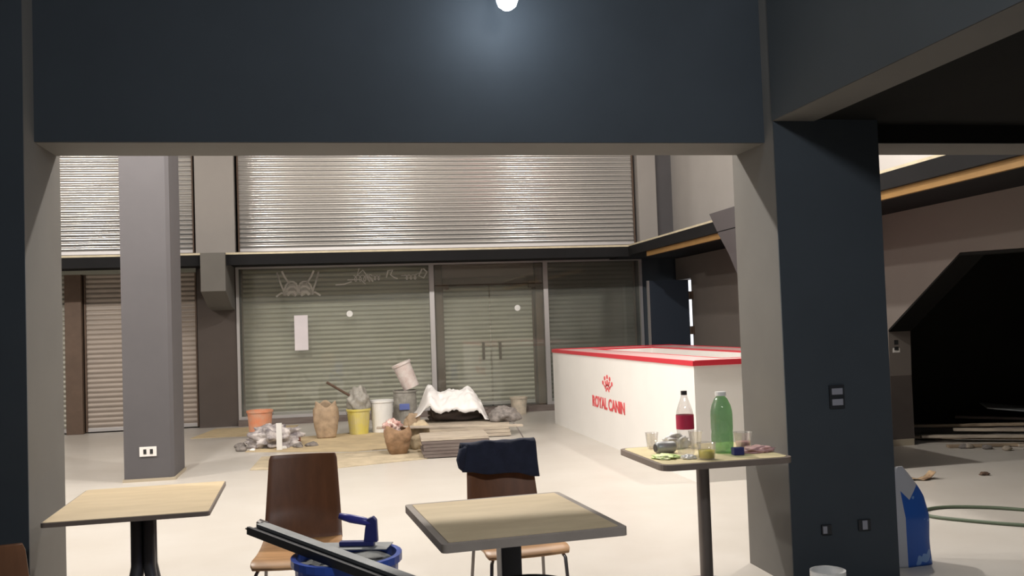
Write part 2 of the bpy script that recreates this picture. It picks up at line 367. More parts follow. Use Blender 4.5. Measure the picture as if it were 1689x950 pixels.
# brown steel posts and boxes
tag(MB().box(-4.20, -3.95, HB-.02, HB+.2, 0, 2.56, bev=.01).build('steel_post', M_post), 'brown steel post between the two left shutters', 'post')
tag(MB().box(1.73, 1.85, HB+.1, HB+.3, .1, 2.6, bev=.008).build('steel_post', M_post), 'brown steel post behind the glass left of the double door', 'post')
tag(MB().box(3.49, 3.62, HB+.1, HB+.3, .1, 2.6, bev=.008).build('steel_post', M_post), 'brown steel post behind the glass right of the double door', 'post')
t = thing('shutter_box', 'brown steel shutter housing above the glass double door', 'shutter housing', (2.67, HB+.2, 2.2))
MB().box(-.81, .81, -.08, .10, 0, .14, bev=.01).build('lower_rail', mat('umber_steel', (.10, .065, .05), .6), t)
MB().box(-.81, .81, -.05, .10, .14, .40, bev=.01).build('casing', mat('mauve_brown_steel', (.20, .14, .12), .6), t)
for s in (-1, 1): MB().box(s*.76-.06, s*.76+.06, -.10, -.05, -.06, .05, bev=.01).build('bracket', M_post, t)
struct('trim_5', MB().box(-5.6, -2.18, HB-.06, HB+.1, 2.54, 2.62), mat('greenish_rail', (.33, .34, .29), .5), 'pale rail on top of the left lower shutters', 'rail')

# ================================================================== SHOPFRONT
GY = HB+.0
def frame_window(name, lab, x0, x1, z0, z1):
    t = thing(name, lab, 'shop window', ((x0+x1)/2, GY, z0)); t['kind'] = 'structure'; h = (x1-x0)/2; H = z1-z0
    MB().box(-h, h, -.035, .035, H-.05, H).box(-h, h, -.035, .035, 0, .05).box(-h, -h+.045, -.035, .035, .05, H-.05).box(h-.045, h, -.035, .035, .05, H-.05).build('window_frame', M_alu, t)
    MB().box(-h+.04, h-.04, -.005, .005, .045, H-.045).build('glass_pane', M_glass, t)
    return t
frame_window('window_1', 'large left shop window with etched dog drawing', -1.56, 1.665, .10, 2.62)
frame_window('window_2', 'right shop window beside the kiosk', 3.645, 5.41, .10, 2.62)
d1 = thing('door_1', 'glass double door with two upright bar handles', 'door', (2.655, GY, .10)); d1['kind'] = 'structure'
MB().box(-.99, .99, -.035, .035, 2.47, 2.52).box(-.99, -.955, -.035, .035, 0, 2.47).box(.955, .99, -.035, .035, 0, 2.47).build('door_frame', M_alu, d1)
MB().box(-.95, .95, -.005, .005, 2.12, 2.46).build('transom_pane', M_glass, d1)
for s, hx in ((-1, -.14), (1, .15)):
    lf = MB().box(min(s*.01, s*.95), max(s*.01, s*.95), -.005, .005, .02, 2.10).build('door_leaf', M_glass, d1)
    MB().box(hx-.022, hx+.022, -.06, -.045, .82, 1.12, bev=.004).tube([(hx, -.05, .86), (hx, 0, .86)], .008).tube([(hx, -.05, 1.08), (hx, 0, 1.08)], .008).build('door_handle', mat('pull_bar', (.12, .11, .09), .5, .3), lf)
# etched drawing of two dog heads (ears, brows) - a flat vinyl on the inside of the glass
GF = GY-.008
def strokes(name, segs, m, parent=None, th=.0015):
    mb = MB()
    for pts, wd in segs:
        n = len(pts); Lf, Rg = [], []
        for i, (x, z) in enumerate(pts):
            a = Vector(pts[max(i-1, 0)]); b = Vector(pts[min(i+1, n-1)]); d = (b-a).normalized(); nn = Vector((-d.y, d.x))*wd/2
            Lf.append((x+nn.x, z+nn.y)); Rg.append((x-nn.x, z-nn.y))
        bm = mb.bm
        A = [bm.verts.new((x, 0, z)) for x, z in Lf]; B = [bm.verts.new((x, 0, z)) for x, z in Rg]
        for i in range(n-1): bm.faces.new((A[i], B[i], B[i+1], A[i+1]))
    return mb.build(name, m, parent, solid=th)
dog = []
for s in (-1, 1):                                     # outer ears, inner ears, brow, cheek, muzzle
    dog += [([(s*.34, .40), (s*.31, .30), (s*.28, .20), (s*.24, .10), (s*.23, .02)], .028),
            ([(s*.26, .42), (s*.22, .33), (s*.17, .25), (s*.13, .22)], .03),
            ([(s*.34, .40), (s*.33, .33), (s*.30, .27)], .02),
            ([(s*.02, .20), (s*.08, .24), (s*.15, .24), (s*.20, .18), (s*.23, .10)], .03),
            ([(s*.02, .12), (s*.07, .16), (s*.13, .16), (s*.19, .11)], .035),
            ([(s*.03, .02), (s*.07, .07), (s*.13, .07), (s*.18, .02)], .05),
            ([(s*.22, .04), (s*.27, .06), (s*.32, .03), (s*.36, .0)], .03),
            ([(s*.02, .19), (s*.015, .10), (s*.02, .03)], .03)]
o = strokes('dog_decal', dog, M_etch); o.location = (-.56, GF, 2.10); MB().prism([(-.24, .01), (-.23, .12), (-.14, .21), (-.03, .22), (0, .17), (.03, .22), (.14, .21), (.23, .12), (.24, .01), (.12, .035), (.05, -.01), (0, .05), (-.05, -.01), (-.12, .035)], -.0005, .001, 'Y').build('face_fill', mat('etched_haze', (.80, .78, .74), .8, alpha=.38), o)
tag(o, 'etched drawing of a pointed-ear dog face on the left shop window', 'decal')
def script_line(pts, w=.02): return [(pts, w)]
def loops(x0, n, dx, h, ph=0):
    pts = []
    for i in range(n*12+1):
        a = i/12*2*PI; pts.append((x0+dx*i/12+math.sin(a)*h*.35, math.cos(a+ph)*h*.5))
    return pts
sc = [(loops(.0, 3, .075, .10), .014), ([(-.30, -.10), (-.15, -.09), (-.03, -.05)], .02),
      ([(.10, .17), (.06, .05), (.16, .14), (.22, .05), (.30, -.02)], .02), (loops(.33, 2, .06, .07), .014),
      ([(.55, .0), (.58, .12), (.66, .13), (.62, .05), (.68, .0), (.74, -.02)], .022), ([(-.10, -.02), (.12, -.02), (.20, -.10)], .016),
      ([(.80, .03), (.98, .03), (1.15, .07)], .012), (loops(.86, 3, .07, .08), .014), ([(1.16, .14), (1.10, .02), (1.18, -.02), (1.24, .08), (1.18, .14)], .024), (loops(.22, 2, .05, .12, 1), .014)]
o = strokes('script_decal', sc, M_etch); o.location = (.35, GF, 2.37); tag(o, 'faint reversed handwritten lettering etched at the top of the left shop window', 'decal')
tag(MB().box(-.64, -.42, GF-.006, GF-.002, 1.20, 1.78).build('taped_notice', M_paper), 'tall pale paper notice taped on the left shop window', 'notice')
for x, z, w_ in ((.27, 1.78, 'left shop window'), (3.14, 1.79, 'glass double door')):
    o = MB().lathe([(0, 0), (.05, 0), (.052, .003), (0, .004)], 20).build('round_sticker', M_white); o.rotation_euler = (PI/2, 0, 0); o.location = (x, GF-.0005, z)
    tag(o, 'small round white sticker on the '+w_, 'sticker')

# ================================================================== FAR DOOR standing open (right wall)
d2 = thing('door_2', 'blue-black door leaf standing open at the far right corner, daylight along its hinges', 'door', (HX-.05, 15.52, 0)); d2['kind'] = 'structure'
MB().box(-.74, -.045, -.02, .02, .02, 2.17, bev=.004).build('door_leaf', M_door, d2)
MB().box(-.775, -.742, -.028, .028, .02, 2.17).build('edge_strip', M_alu, d2)
for z in (.5, 1.30, 1.90): MB().tube([(-.02, .0, z-.07), (-.02, .0, z+.07)], .022).box(-.05, .05, -.008, .008, z-.07, z+.07).build('hinge', M_post, d2)
MB().tube([(-.66, -.02, 1.0), (-.66, -.08, 1.0), (-.54, -.08, 1.0)], .011).build('door_handle', M_alu, d2)

# ================================================================== KIOSK COUNTER
KX, KY0, KY1, KW, KH = 3.23, 8.28, 14.0, 1.9, 1.085
k = thing('kiosk_counter', 'long white kiosk counter with pink top, red rims and red logo', 'counter', (KX, KY0, 0))
D = KY1-KY0
MB().box(0, .04, 0, D, .0, KH).box(.04, KW, 0, .04, 0, KH).box(.04, KW, D-.04, D, 0, KH).box(KW-.04, KW, .04, D-.04, 0, KH).build('outer_panels', M_counter, k)
MB().box(.46, .50, .46, D-.46, 0, KH).box(KW-.50, KW-.46, .46, D-.46, 0, KH).box(.5, KW-.5, .46, .50, 0, KH).box(.5, KW-.5, D-.5, D-.46, 0, KH).build('inner_panels', M_counter, k)
MB().box(0.02, .48, 0.02, D-.02, KH, KH+.018).box(KW-.48, KW-.02, .02, D-.02, KH, KH+.018).box(.48, KW-.48, .02, .48, KH, KH+.018).box(.48, KW-.48, D-.48, D-.02, KH, KH+.018).build('worktop', M_ctop, k)
a, b = -.012, .014
MB().box(a, b, a, D-a, KH-.02, KH+.026).box(b, KW-b, a, b, KH-.02, KH+.03).box(KW-b, KW-a, a, D-a, KH-.02, KH+.026).box(b, KW-b, D-b, D-a, KH-.02, KH+.03).build('outer_rim', M_red, k)
MB().box(.48, .495, .48, D-.48, KH-.02, KH+.022).box(KW-.495, KW-.48, .48, D-.48, KH-.02, KH+.022).box(.495, KW-.495, .48, .495, KH-.02, KH+.022).box(.495, KW-.495, D-.495, D-.48, KH-.02, KH+.022).build('inner_rim', M_red, k)
def text_mesh(name, s, size, m, parent, bold=.0):
    cu = bpy.data.curves.new(name, 'FONT'); cu.body = s; cu.size = size; cu.extrude = .002; cu.offset = bold; cu.align_x = 'CENTER'; cu.space_character = 1.0
    tmp = bpy.data.objects.new('tmp', cu); C.objects.link(tmp)
    dg = bpy.context.evaluated_depsgraph_get(); me = bpy.data.meshes.new_from_object(tmp.evaluated_get(dg))
    bpy.data.objects.remove(tmp); bpy.data.curves.remove(cu)
    me.materials.clear(); me.materials.append(m)
    o = bpy.data.objects.new(name, me); C.objects.link(o); o.parent = parent; return o
tx = text_mesh('lettering', 'ROYAL CANIN', .205, M_redtext, k, .006)
tx.rotation_euler = (PI/2, 0, -PI/2); tx.location = (-.004, 11.13-KY0, .435); tx.scale = (1.02, .92, 1)
cw = MB()
for i in range(5):                                   # crown: five beads over five stems and a band
    a = math.radians(90+(i-2)*27)
    bx, bz = math.cos(a)*.155, math.sin(a)*.155
    cw.lathe([(0, -.002), (.022, -.002), (.022, .002), (0, .002)], 14, mx=Matrix.Translation((0, bx, bz+.62))@Matrix.Rotation(PI/2, 4, 'Y'))
    cw.prism([(bx*.45-.014, .62+bz*.45), (bx*.45+.014, .62+bz*.45), (bx*.80+.016, .62+bz*.80), (bx*.80-.016, .62+bz*.80)], -.002, .002, 'X')
for r0, r1, a0, a1 in ((.066, .082, 25, 155), (.030, .052, 10, 170)):
    P = [(math.cos(math.radians(a0+(a1-a0)*i/12))*r1, .62+math.sin(math.radians(a0+(a1-a0)*i/12))*r1) for i in range(13)]
    Q = [(math.cos(math.radians(a1-(a1-a0)*i/12))*r0, .62+math.sin(math.radians(a1-(a1-a0)*i/12))*r0) for i in range(13)]
    cw.prism(P+Q, -.002, .002, 'X')
o = cw.build('crown_emblem', M_redtext, k); o.location = (-.002, 11.12-KY0, -.10); o.scale = (1, 1.5, 1.2)

# ================================================================== SOCKETS AND SWITCHES
def plate(lab, loc, w_, h_, m, holes, axis='Y', hm=M_hole, name='wall_socket'):
    t = thing(name, lab, 'socket', loc, 0 if axis == 'Y' else -PI/2)
    MB().box(-w_/2, w_/2, -.012, 0, -h_/2, h_/2, bev=.003).build('face_plate', m, t)
    for x, z, a, b in holes: MB().box(x-a/2, x+a/2, -.016, -.010, z-b/2, z+b/2, bev=.001).build('outlet', hm, t)
    return t
plate('white double socket low on the grey freestanding pillar', (-1.94, 10.54, .31), .17, .10, M_socket, [(-.03, 0, .03, .05), (.035, 0, .03, .05)])
plate('double switch plate halfway up the wide charcoal column', (2.755, 4.925, 1.035), .09, .13, M_black, [(0, .03, .065, .035), (0, -.03, .065, .035)], hm=M_socketg)
plate('single socket low on the wide charcoal column, right one', (2.885, 4.925, .315), .075, .06, M_black, [(0, 0, .03, .05)], hm=M_socketg)
plate('single socket low on the wide charcoal column, left one', (2.655, 4.925, .305), .06, .055, M_black, [(-.012, 0, .025, .04)], hm=M_socketg)
plate('pale double switch on the jamb of the stair recess', (HX+.09, 9.72, 1.12), .09, .16, M_socket, [(0, .035, .05, .05), (0, -.035, .05, .04)], name='light_switch')

# ================================================================== FRONT LAMP
t = thing('ceiling_lamp', 'bright bare lamp hanging in front of the dark beam at the top edge', 'lamp', (.913, 4.70, 3.573))
MB().lathe([(0, -.003), (.05, -.003), (.05, -.03), (0, -.035)]).build('ceiling_rose', M_white, t)
MB().tube([(0, 0, -.03), (0, 0, -.30)], .004, 8).build('cord', M_black, t)
MB().lathe([(0, -.29), (.02, -.29), (.022, -.345), (0, -.35)]).build('lamp_holder', M_black, t)
MB().lathe([(.014, -.34), (.03, -.365), (.052, -.395), (.055, -.42), (.045, -.45), (.022, -.468), (0, -.472)], 24).build('bulb', mat('lit_bulb', (1, 1, 1), .3, emit=(.80, .90, 1.0), es=FRONT*14), t, smooth=True)

# ================================================================== TABLES
def table_top(t, w_, d_, h_, border, m_top, m_edge, round_=.02, H=.032):
    mb = MB()
    def rr(hw, hd, r, n=5):
        P = []
        for cx, cy, a0 in ((hw-r, hd-r, 0), (-hw+r, hd-r, 90), (-hw+r, -hd+r, 180), (hw-r, -hd+r, 270)):
            for i in range(n+1): a = math.radians(a0+90*i/n); P.append((cx+r*math.cos(a), cy+r*math.sin(a)))
        return P
    MB().prism(rr(w_/2, d_/2, round_), h_-H, h_-.001).build('edging', m_edge, t)
    MB().prism(rr(w_/2-border, d_/2-border, max(round_-border*.5, .008)), h_-.002, h_+.001).build('tabletop', m_top, t)
def pedestal(t, h_, m, r=.028, split=.44, spread=.27, square=False):
    for i, (sx, sy) in enumerate(((1, 1), (-1, 1), (-1, -1), (1, -1))):
        pts = [(sx*.027, sy*.027, h_-.05), (sx*.027, sy*.027, split), (sx*.040, sy*.040, split-.08), (sx*.085, sy*.085, split-.2), (sx*.15, sy*.15, split-.31), (sx*.22, sy*.22, .065), (sx*spread, sy*spread, .03)]
        MB().tube(pts, [r*.95, r, r, r*.95, r*.9, r*.8, r*.75], 12).build('leg', m, t, smooth=True)
    MB().box(-.20, .20, -.03, .03, h_-.052, h_-.020, bev=.004).box(-.03, .03, -.24, .24, h_-.052, h_-.020).build('top_bracket', m, t)
t1 = thing('cafe_table', 'wooden-topped cafe table at left with splayed dark legs', 'table', (-.90, 4.745, 0), math.radians(1.5))
table_top(t1, .68, .86, .74, .006, M_table, M_tedge, .02, .02); pedestal(t1, .74, M_tsteel)
t2 = thing('cafe_table', 'worn wooden cafe table with grey-brown edging in the centre foreground', 'table', (.665, 3.79, 0), math.radians(5))
table_top(t2, .70, .82, .74, .028, M_table, M_tedge2)
MB().box(-.042, .042, -.042, .042, .03, .69, bev=.008).build('post', M_tsteel, t2)
MB().box(-.20, .20, -.03, .03, .685, .708, bev=.004).box(-.03, .03, -.24, .24, .685, .708).build('top_bracket', M_tsteel, t2)
MB().prism([(-.22, -.04), (-.04, -.21), (.04, -.21), (.22, -.04), (.22, .04), (.04, .22), (-.04, .22), (-.22, .04)], 0, .03).build('foot', M_tsteel, t2)
t3 = thing('cafe_table', 'table with brown rim beside the wide column, crowded with bottles', 'table', (2.0, 5.06, 0), math.radians(1))
table_top(t3, .74, .74, .752, .022, mat('pale_wood_top', (.70, .60, .36), .45, var=.12, scale=4), M_tedge, .06)
MB().lathe([(.036, .02), (.036, .72)], 24).lathe([(.0, .0), (.23, .0), (.23, .012), (.06, .03), (.04, .05)], 32).build('post', M_tsteel2, t3, smooth=True)
MB().box(-.22, .22, -.03, .03, .70, .72).box(-.03, .03, -.22, .22, .70, .72).build('top_bracket', M_tsteel2, t3)

# ================================================================== CHAIRS
def chair(lab, loc, rz):
    """front of the chair is -Y; origin on the floor under the seat centre"""
    t = thing('plywood_chair', lab, 'chair', loc, rz)
    def seat(u, v):        # u across, v from the front edge to the bend
        y = -.225+v*.43; z = .455-.028*max(0, (.18-v)/.18)**2-.012*math.sin(PI*min(v, 1))+.012*v**6
        hw = .205-.012*v-.012*max(0, (.08-v)/.08)**2
        return ((u*2-1)*hw, y, z-.006*(1-(u*2-1)**2))
    def back(u, v):
        y = .205+.03*math.sin(min(v*3, 1)*PI/2)+.085*v; z = .462+v*.41
        hw = .195-.025*v-.007*max(0, (v-.95)/.05)**2
        return ((u*2-1)*hw, y+.020*(1-(u*2-1)**2)*min(1, v*3), z)
    MB().grid(seat, 14, 18).build('seat', M_seat, t, smooth=True, solid=.014, bevel=.003)
    MB().grid(back, 14, 18).build('backrest', M_chair, t, smooth=True, solid=.013, bevel=.003)
    for sx in (-1, 1):
        MB().tube([(sx*.15, -.13, .432), (sx*.165, -.19, .425), (sx*.178, -.208, .40), (sx*.20, -.235, .01)], .0085, 10).build('leg', M_leg, t, smooth=True)
        MB().tube([(sx*.15, .13, .432), (sx*.165, .165, .425), (sx*.178, .18, .40), (sx*.20, .235, .01)], .0085, 10).build('leg', M_leg, t, smooth=True)
        for yy in (-.235, .235): pass
    MB().tube([(-.15, -.13, .432), (.15, -.13, .432)], .0085).tube([(-.15, .13, .432), (.15, .13, .432)], .0085).tube([(-.15, -.13, .432), (-.15, .13, .432)], .0085).tube([(.15, -.13, .432), (.15, .13, .432)], .0085).build('seat_frame', M_leg, t, smooth=True)
    return t
chair('brown plywood chair with bare back facing the camera behind the blue tub', (-.19, 4.73, 0), math.radians(-3))
chair('brown plywood chair with a navy jacket over its back behind the centre table', (.85, 4.60, 0), math.radians(4))
chair('brown chair in the bottom left corner, only its dark back showing', (-1.155, 3.55, 0), math.radians(183))
# navy jacket over the back of the second chair
def jacket(u, v):          # v runs from the front hem over the top edge to the rear hem
    cx = (u*2-1)
    hemf = .125+.045*u+.006*math.sin(u*7)          # length in front
    if v < .48:
        q = v/.48; z = .886-(1-q)*hemf; y = .300-(1-q)*.045*hemf/.17-.016+.006*math.sin(u*14+q*3)
    elif v < .56:
        q = (v-.48)/.08; a = q*PI; z = .886+.014*math.sin(a); y = .304-.020*math.cos(a)
    else:
        q = (v-.56)/.44; z = .886-q*.12; y = .330+.008*math.sin(u*11+q*4)
    hw = .192-.02*(z-.8)
    x = cx*hw - (.016 if cx < -.8 else 0)
    nz = noise.noise(Vector((u*5, v*6, 3)))*.007
    return (x, y+nz*.5, z+nz)
o = MB().grid(jacket, 30, 40).build('jacket', M_navy, smooth=True, solid=.012)
o.location = (.85, 4.60, 0); o.rotation_euler = (0, 0, math.radians(4))
tag(o, 'navy blue jacket draped over the back of the chair behind the centre table', 'jacket')
sl = MB().tube([(-.175, .290, .885), (-.200, .280, .86), (-.212, .270, .82), (-.207, .272, .785), (-.190, .278, .762)], [.014, .022, .024, .020, .012], 12).build('sleeve', M_navy, o, smooth=True)

# ================================================================== TUB, TOOLS, BINS
def bucket(lab, cat, loc, rb_, rt, h, m, fill=None, handle=True, name='bucket', rim=.012, fillz=.8, tilt=None, label=None, seg=32):
    t = thing(name, lab, cat, loc)
    if tilt: t.rotation_euler = tilt
    tk = .006
    MB().lathe([(0, 0), (rb_, 0), (rt, h-.03), (rt+rim, h-.03), (rt+rim, h), (rt-tk, h), (rb_-tk, .012), (0, .012)], seg).build('shell', m, t, smooth=False)
    if fill:
        rf = rb_+(rt-rb_)*fillz-tk-.001
        MB().grid(lambda u, v: ((lambda a, r: (r*math.cos(a), r*math.sin(a), h*fillz+.02*noise.noise(Vector((r*math.cos(a)*9, r*math.sin(a)*9, 1)))))(u*2*PI, v*rf)), 24, 6).build('contents', fill, t, smooth=True)
    if handle:
        MB().tube([((rt+rim)*math.cos(a), .01-(rt*.25)*math.sin(a), h-.04-(h*.45)*math.sin(a)*0-.10*math.sin(a)) for a in [i*PI/14 for i in range(15)]], .0035, 6).build('handle', M_tsteel, t)
    return t
bucket('large round blue tub holding plastering tools in the foreground', 'tub', (.028, 4.05, 0), .195, .212, .575, M_blue, M_mortar, False, 'plasterers_tub', .016, .93)
# long float lying across the tub
def oriented(a, b, up=Vector((0, 0, 1))):
    a, b = Vector(a), Vector(b); x = (b-a).normalized(); y = up.cross(x).normalized(); z = x.cross(y)
    m = Matrix((x, y, z)).transposed().to_4x4(); m.translation = a; return m, (b-a).length
lt = thing('long_float', 'long grey and black plastering float lying slanted across the blue tub', 'float', (-.355, 4.40, .632))
mx, ln = oriented((0, 0, 0), (.60, -.88, -.070))
MB().box(0, ln, -.045, .045, 0, .012, mx=mx).build('blade', M_black, lt)
MB().box(.01, ln, -.014, .036, .014, .030, bev=.003, mx=mx).build('spine', M_tool, lt)
MB().box(0, ln, -.055, -.040, -.012, .022, bev=.003, mx=mx).build('side_rib', M_black, lt)
MB().tube([mx@Vector((.0, .02, .02)), mx@Vector((-.028, .02, .022))], .012).build('end_cap', mat('bright_steel', (.8, .8, .82), .25, .9), lt)
MB().tube([mx@Vector((-.04, .035, .03)), mx@Vector((.03, .035, .03))], .004).tube([mx@Vector((-.05, -.03, -.0)), mx@Vector((.02, -.03, .0))], .004).build('wire', M_leg, lt)
# finishing trowel with a blue handle
tr = thing('finishing_trowel', 'grey plastering trowel with dark blue handle resting on the blue tub', 'trowel', (.05, 4.14, .583), math.radians(-16))
MB().box(-.155, .165, -.065, .065, 0, .004, bev=.001).build('blade', M_tool, tr)
MB().box(-.05, .10, -.018, .018, .005, .024, bev=.005).build('spine', M_bluedark, tr)
MB().prism([(.055, .02), (.115, .02), (.112, .112), (.098, .128), (.072, .118), (.062, .075)], -.014, .014, 'Y').build('handle_post', M_bluedark, tr, bevel=.004)
MB().tube([(.09, 0, .098), (.05, 0, .108), (.0, 0, .118), (-.05, 0, .130)], [.014, .017, .018, .013], 14).build('grip', mat('indigo_plastic', (.05, .05, .30), .4), tr, smooth=True)
bucket('black round bin under the centre table', 'bin', (.665, 3.40, 0), .12, .150, .56, M_black, None, False, 'waste_bin', .010)
bucket('small white bucket at the foot of the wide column', 'bucket', (2.49, 4.62, 0), .075, .085, .17, M_white, None, True, 'small_bucket', .006)

# ================================================================== THINGS ON THE RIGHT TABLE
TZ = .754
def bottle(lab, loc, r, h, m, cap, label=None, lz=None, neck=.4, capr=.017):
    t = thing('bottle', lab, 'bottle', loc)
    b = h*.62
    sh = .14 if r > .055 else 0
    P = [(0, .012), (r*.45, .0), (r*.85, .002), (r*.97, .02), (r, .05), (r, b*.45), (r*.96, b*.55), (r, b*.65), (r, b), (r*(.93+sh*.3), b+(h-b)*.18), (r*(.72+sh), b+(h-b)*.42), (r*(.42+sh*1.2), b+(h-b)*.70), (.016, b+(h-b)*.86), (.015, h-.012)]
    MB().lathe(P, 28).build('body', m, t, smooth=True)
    MB().lathe([(0, h-.022), (capr, h-.022), (capr, h), (0, h+.001)], 18).build('cap', cap, t)
    if label: MB().lathe([(r+.001, lz[0]), (r+.001, lz[1])], 28).build('label', label, t, smooth=True)
    return t
bottle('clear cola bottle with red label and black cap on the right table', (1.875, 4.97, TZ), .048, .352, M_pet, M_cap, M_label, (.145, .222))
bottle('large green bottle with pale cap on the right table', (2.10, 5.0, TZ), .060, .335, M_green, M_white, None, None, .3, .030)
def cup(lab, loc, r0, r1, h, m, drink=None, dz=.6, name='cup'):
    t = thing(name, lab, 'cup', loc)
    MB().lathe([(0, .002), (r0, .0), (r1, h), (r1+.002, h+.002), (r1-.002, h), (r0-.002, .004), (0, .004)], 24).build('shell', m, t, smooth=True)
    if drink: MB().lathe([(0, .006), (r0-.003, .006), (r0+(r1-r0)*dz-.003, h*dz), (0, h*dz)], 24).build('drink', drink, t, smooth=True)
    return t
cup('squat clear cup of yellow drink at the front of the right table', (1.925, 4.80, TZ), .042, .050, .085, M_pet, M_lemon, .55)
cup('white-rimmed clear cup at the right end of the bottle table', (2.235, 5.03, TZ), .036, .052, .10, M_pet, M_pink, .5)
cup('empty clear cup standing between the two bottles', (2.02, 5.20, TZ), .028, .040, .10, M_pet)
cup('empty clear cup at the back left of the bottle table', (1.80, 5.32, TZ), .028, .038, .09, M_pet)
def crumple(name, lab, cat, loc, sc_, m, seed, amp=.25, freq=2.2, sub=4, flat=True, parent=None, group=None):
    bm = bmesh.new(); bmesh.ops.create_icosphere(bm, subdivisions=sub, radius=1)
    for v in bm.verts:
        p = v.co.copy()
        n = noise.noise(p*freq+Vector((seed, seed*2, 0)))+.5*abs(noise.noise(p*freq*2.3+Vector((seed, 1, 7))))
        q = p*(1+amp*n)
        v.co = Vector((q.x*sc_[0], q.y*sc_[1], max(q.z, -.55 if flat else -2)*sc_[2]))
    zmin = min(v.co.z for v in bm.verts)
    for v in bm.verts: v.co.z -= zmin
    mb = MB(); mb.bm.free(); mb.bm = bm
    o = mb.build(name, m, parent, smooth=True); o.location = loc
    if lab: tag(o, lab, cat, group)
    return o
t = thing('drink_can', 'dented metal can lying on its side on the bottle table', 'can', (1.80, 5.10, TZ+.033), math.radians(10))
mxc = Matrix.Rotation(PI/2, 4, 'Y')
MB().lathe([(0, -.06), (.024, -.06), (.033, -.05), (.033, .05), (.027, .06), (0, .058)], 24, mx=mxc).build('body', M_tool, t, smooth=True)
MB().lathe([(0, -.0625), (.022, -.0625), (.022, -.060)], 24, mx=mxc).build('lid', M_tsteel, t)
crumple('plastic_bag', 'crumpled white plastic bag at the back of the bottle table', 'bag', (1.93, 5.28, TZ), (.07, .05, .05), M_white, 3, .5, 2.5)
crumple('wrapper', 'crumpled lime green wrapper at the left of the bottle table', 'wrapper', (1.745, 4.93, TZ), (.065, .07, .012), M_lime, 5, .5, 3)
crumple('napkin', 'small crumpled white napkin beside the yellow cup', 'napkin', (1.84, 4.85, TZ), (.035, .025, .014), M_white, 8, .5, 3)
crumple('cloth', 'pink rag hanging at the right end of the bottle table', 'cloth', (2.27, 4.94, TZ), (.085, .05, .022), M_pink, 11, .5, 3)
tag(MB().box(2.105, 2.165, 4.86, 4.90, TZ, TZ+.04, bev=.004).build('lighter_box', M_bluedark), 'small dark blue box in front of the green bottle', 'box')

# ================================================================== BUILDING DEBRIS IN THE HALL
def sheet(name, pts, z, m, lab, cat, th=.006, grp=None):
    o = MB().prism(pts, z, z+th).build(name, m); tag(o, lab, cat, grp); return o
sheet('cardboard_sheet', [(-1.15, 12.6), (-.9, 13.9), (.3, 14.2), (1.0, 13.7), (1.35, 12.2), (.2, 12.0), (-.3, 12.2)], .001, M_card, 'yellowish flattened cardboard under the buckets', 'cardboard')
sheet('cardboard_sheet', [(-.95, 10.9), (.0, 10.65), (1.0, 10.95), (1.5, 11.9), (.3, 11.9), (-.9, 12.0)], .001, mat('dirty_cardboard', (.56, .47, .33), .9, var=.3, scale=5), 'dirty cardboard sheet nearest the brown sack', 'cardboard')
sheet('cardboard_sheet', [(-2.1, 14.6), (-1.9, 15.9), (-.6, 15.8), (-.7, 14.5)], .001, M_card, 'cardboard sheet at the foot of the pilaster', 'cardboard')
bucket('orange bucket at the left of the rubble pile', 'bucket', (-1.07, 14.1, .008), .145, .175, .40, M_orangeb, M_mortar, True)
yb = bucket('yellow bucket stuffed with a grey bag', 'bucket', (.32, 14.0, .008), .135, .165, .36, M_yellow, M_mortar, True)
bucket('white bucket right of the yellow bucket', 'bucket', (.66, 14.1, .008), .14, .165, .46, M_white, None, True)
bucket('pale bucket against the window by the kiosk', 'bucket', (3.02, 15.75, 0), .12, .14, .29, mat('cream_plastic', (.62, .54, .43), .6, var=.3, scale=10), M_mortar, False)
bucket('upturned grey drum with blue label under the tilted white pail', 'drum', (1.03, 14.5, .012), .19, .17, .56, M_greybag, None, False, 'drum')
tb = bucket('white pail lying tilted on top of the grey drum', 'pail', (1.13, 14.45, .61), .110, .122, .36, mat('dusty_white_plastic', (.74, .68, .65), .5, var=.25, scale=9, vcol=(.60, .48, .45)), M_mortar, False, 'pail')
tb.scale = (1.12, 1.12, 1.12); tb.rotation_euler = (0, math.radians(-22), 0)
tag(MB().box(.93, 1.08, 14.29, 14.305, .29, .38, bev=.003).build('blue_label', mat('blue_print', (.12, .16, .42), .6)), 'small blue label stuck on the grey drum', 'label')
crumple('crumpled_bag', 'grey crumpled bag sticking out of the yellow bucket', 'bag', (.33, 14.0, .33), (.15, .13, .22), M_greybag, 21, .35, 2.5)
tag(MB().tube([(.20, 14.0, .56), (-.12, 13.95, .77)], .018, 8).build('tool_handle', M_wood), 'dark wooden handle sticking out of the yellow bucket to the left', 'handle')
def sack(name, lab, loc, w_, d_, h, m, seed, flare=0., open_top=True, rz=0):
    def f(u, v):
        a = u*2*PI; e = 1/ max(.001, (abs(math.cos(a))**4+abs(math.sin(a))**4)**.25)
        k_ = .80+.32*math.sin(min(1, v*1.1)*PI*.75)+flare*v
        n = noise.noise(Vector((math.cos(a)*2, math.sin(a)*2, v*4+seed)))*.10
        top = 0 if v < .85 else (v-.85)/.15
        zz = v*h+top*.05*math.sin(a*3+seed)*h*2
        return (math.cos(a)*e*w_/2*k_*(1+n)*(1-.15*top), math.sin(a)*e*d_/2*k_*(1+n)*(1-.15*top), zz)
    mb = MB().grid(f, 40, 22); bmesh.ops.remove_doubles(mb.bm, verts=mb.bm.verts, dist=1e-4)
    es = [e for e in mb.bm.edges if e.is_boundary and all(v.co.z < .01 for v in e.verts)]
    bmesh.ops.holes_fill(mb.bm, edges=es)
    o = mb.build(name, m, None, smooth=True, solid=.006); o.location = loc; o.rotation_euler = (0, 0, rz)
    return tag(o, lab, 'sack')
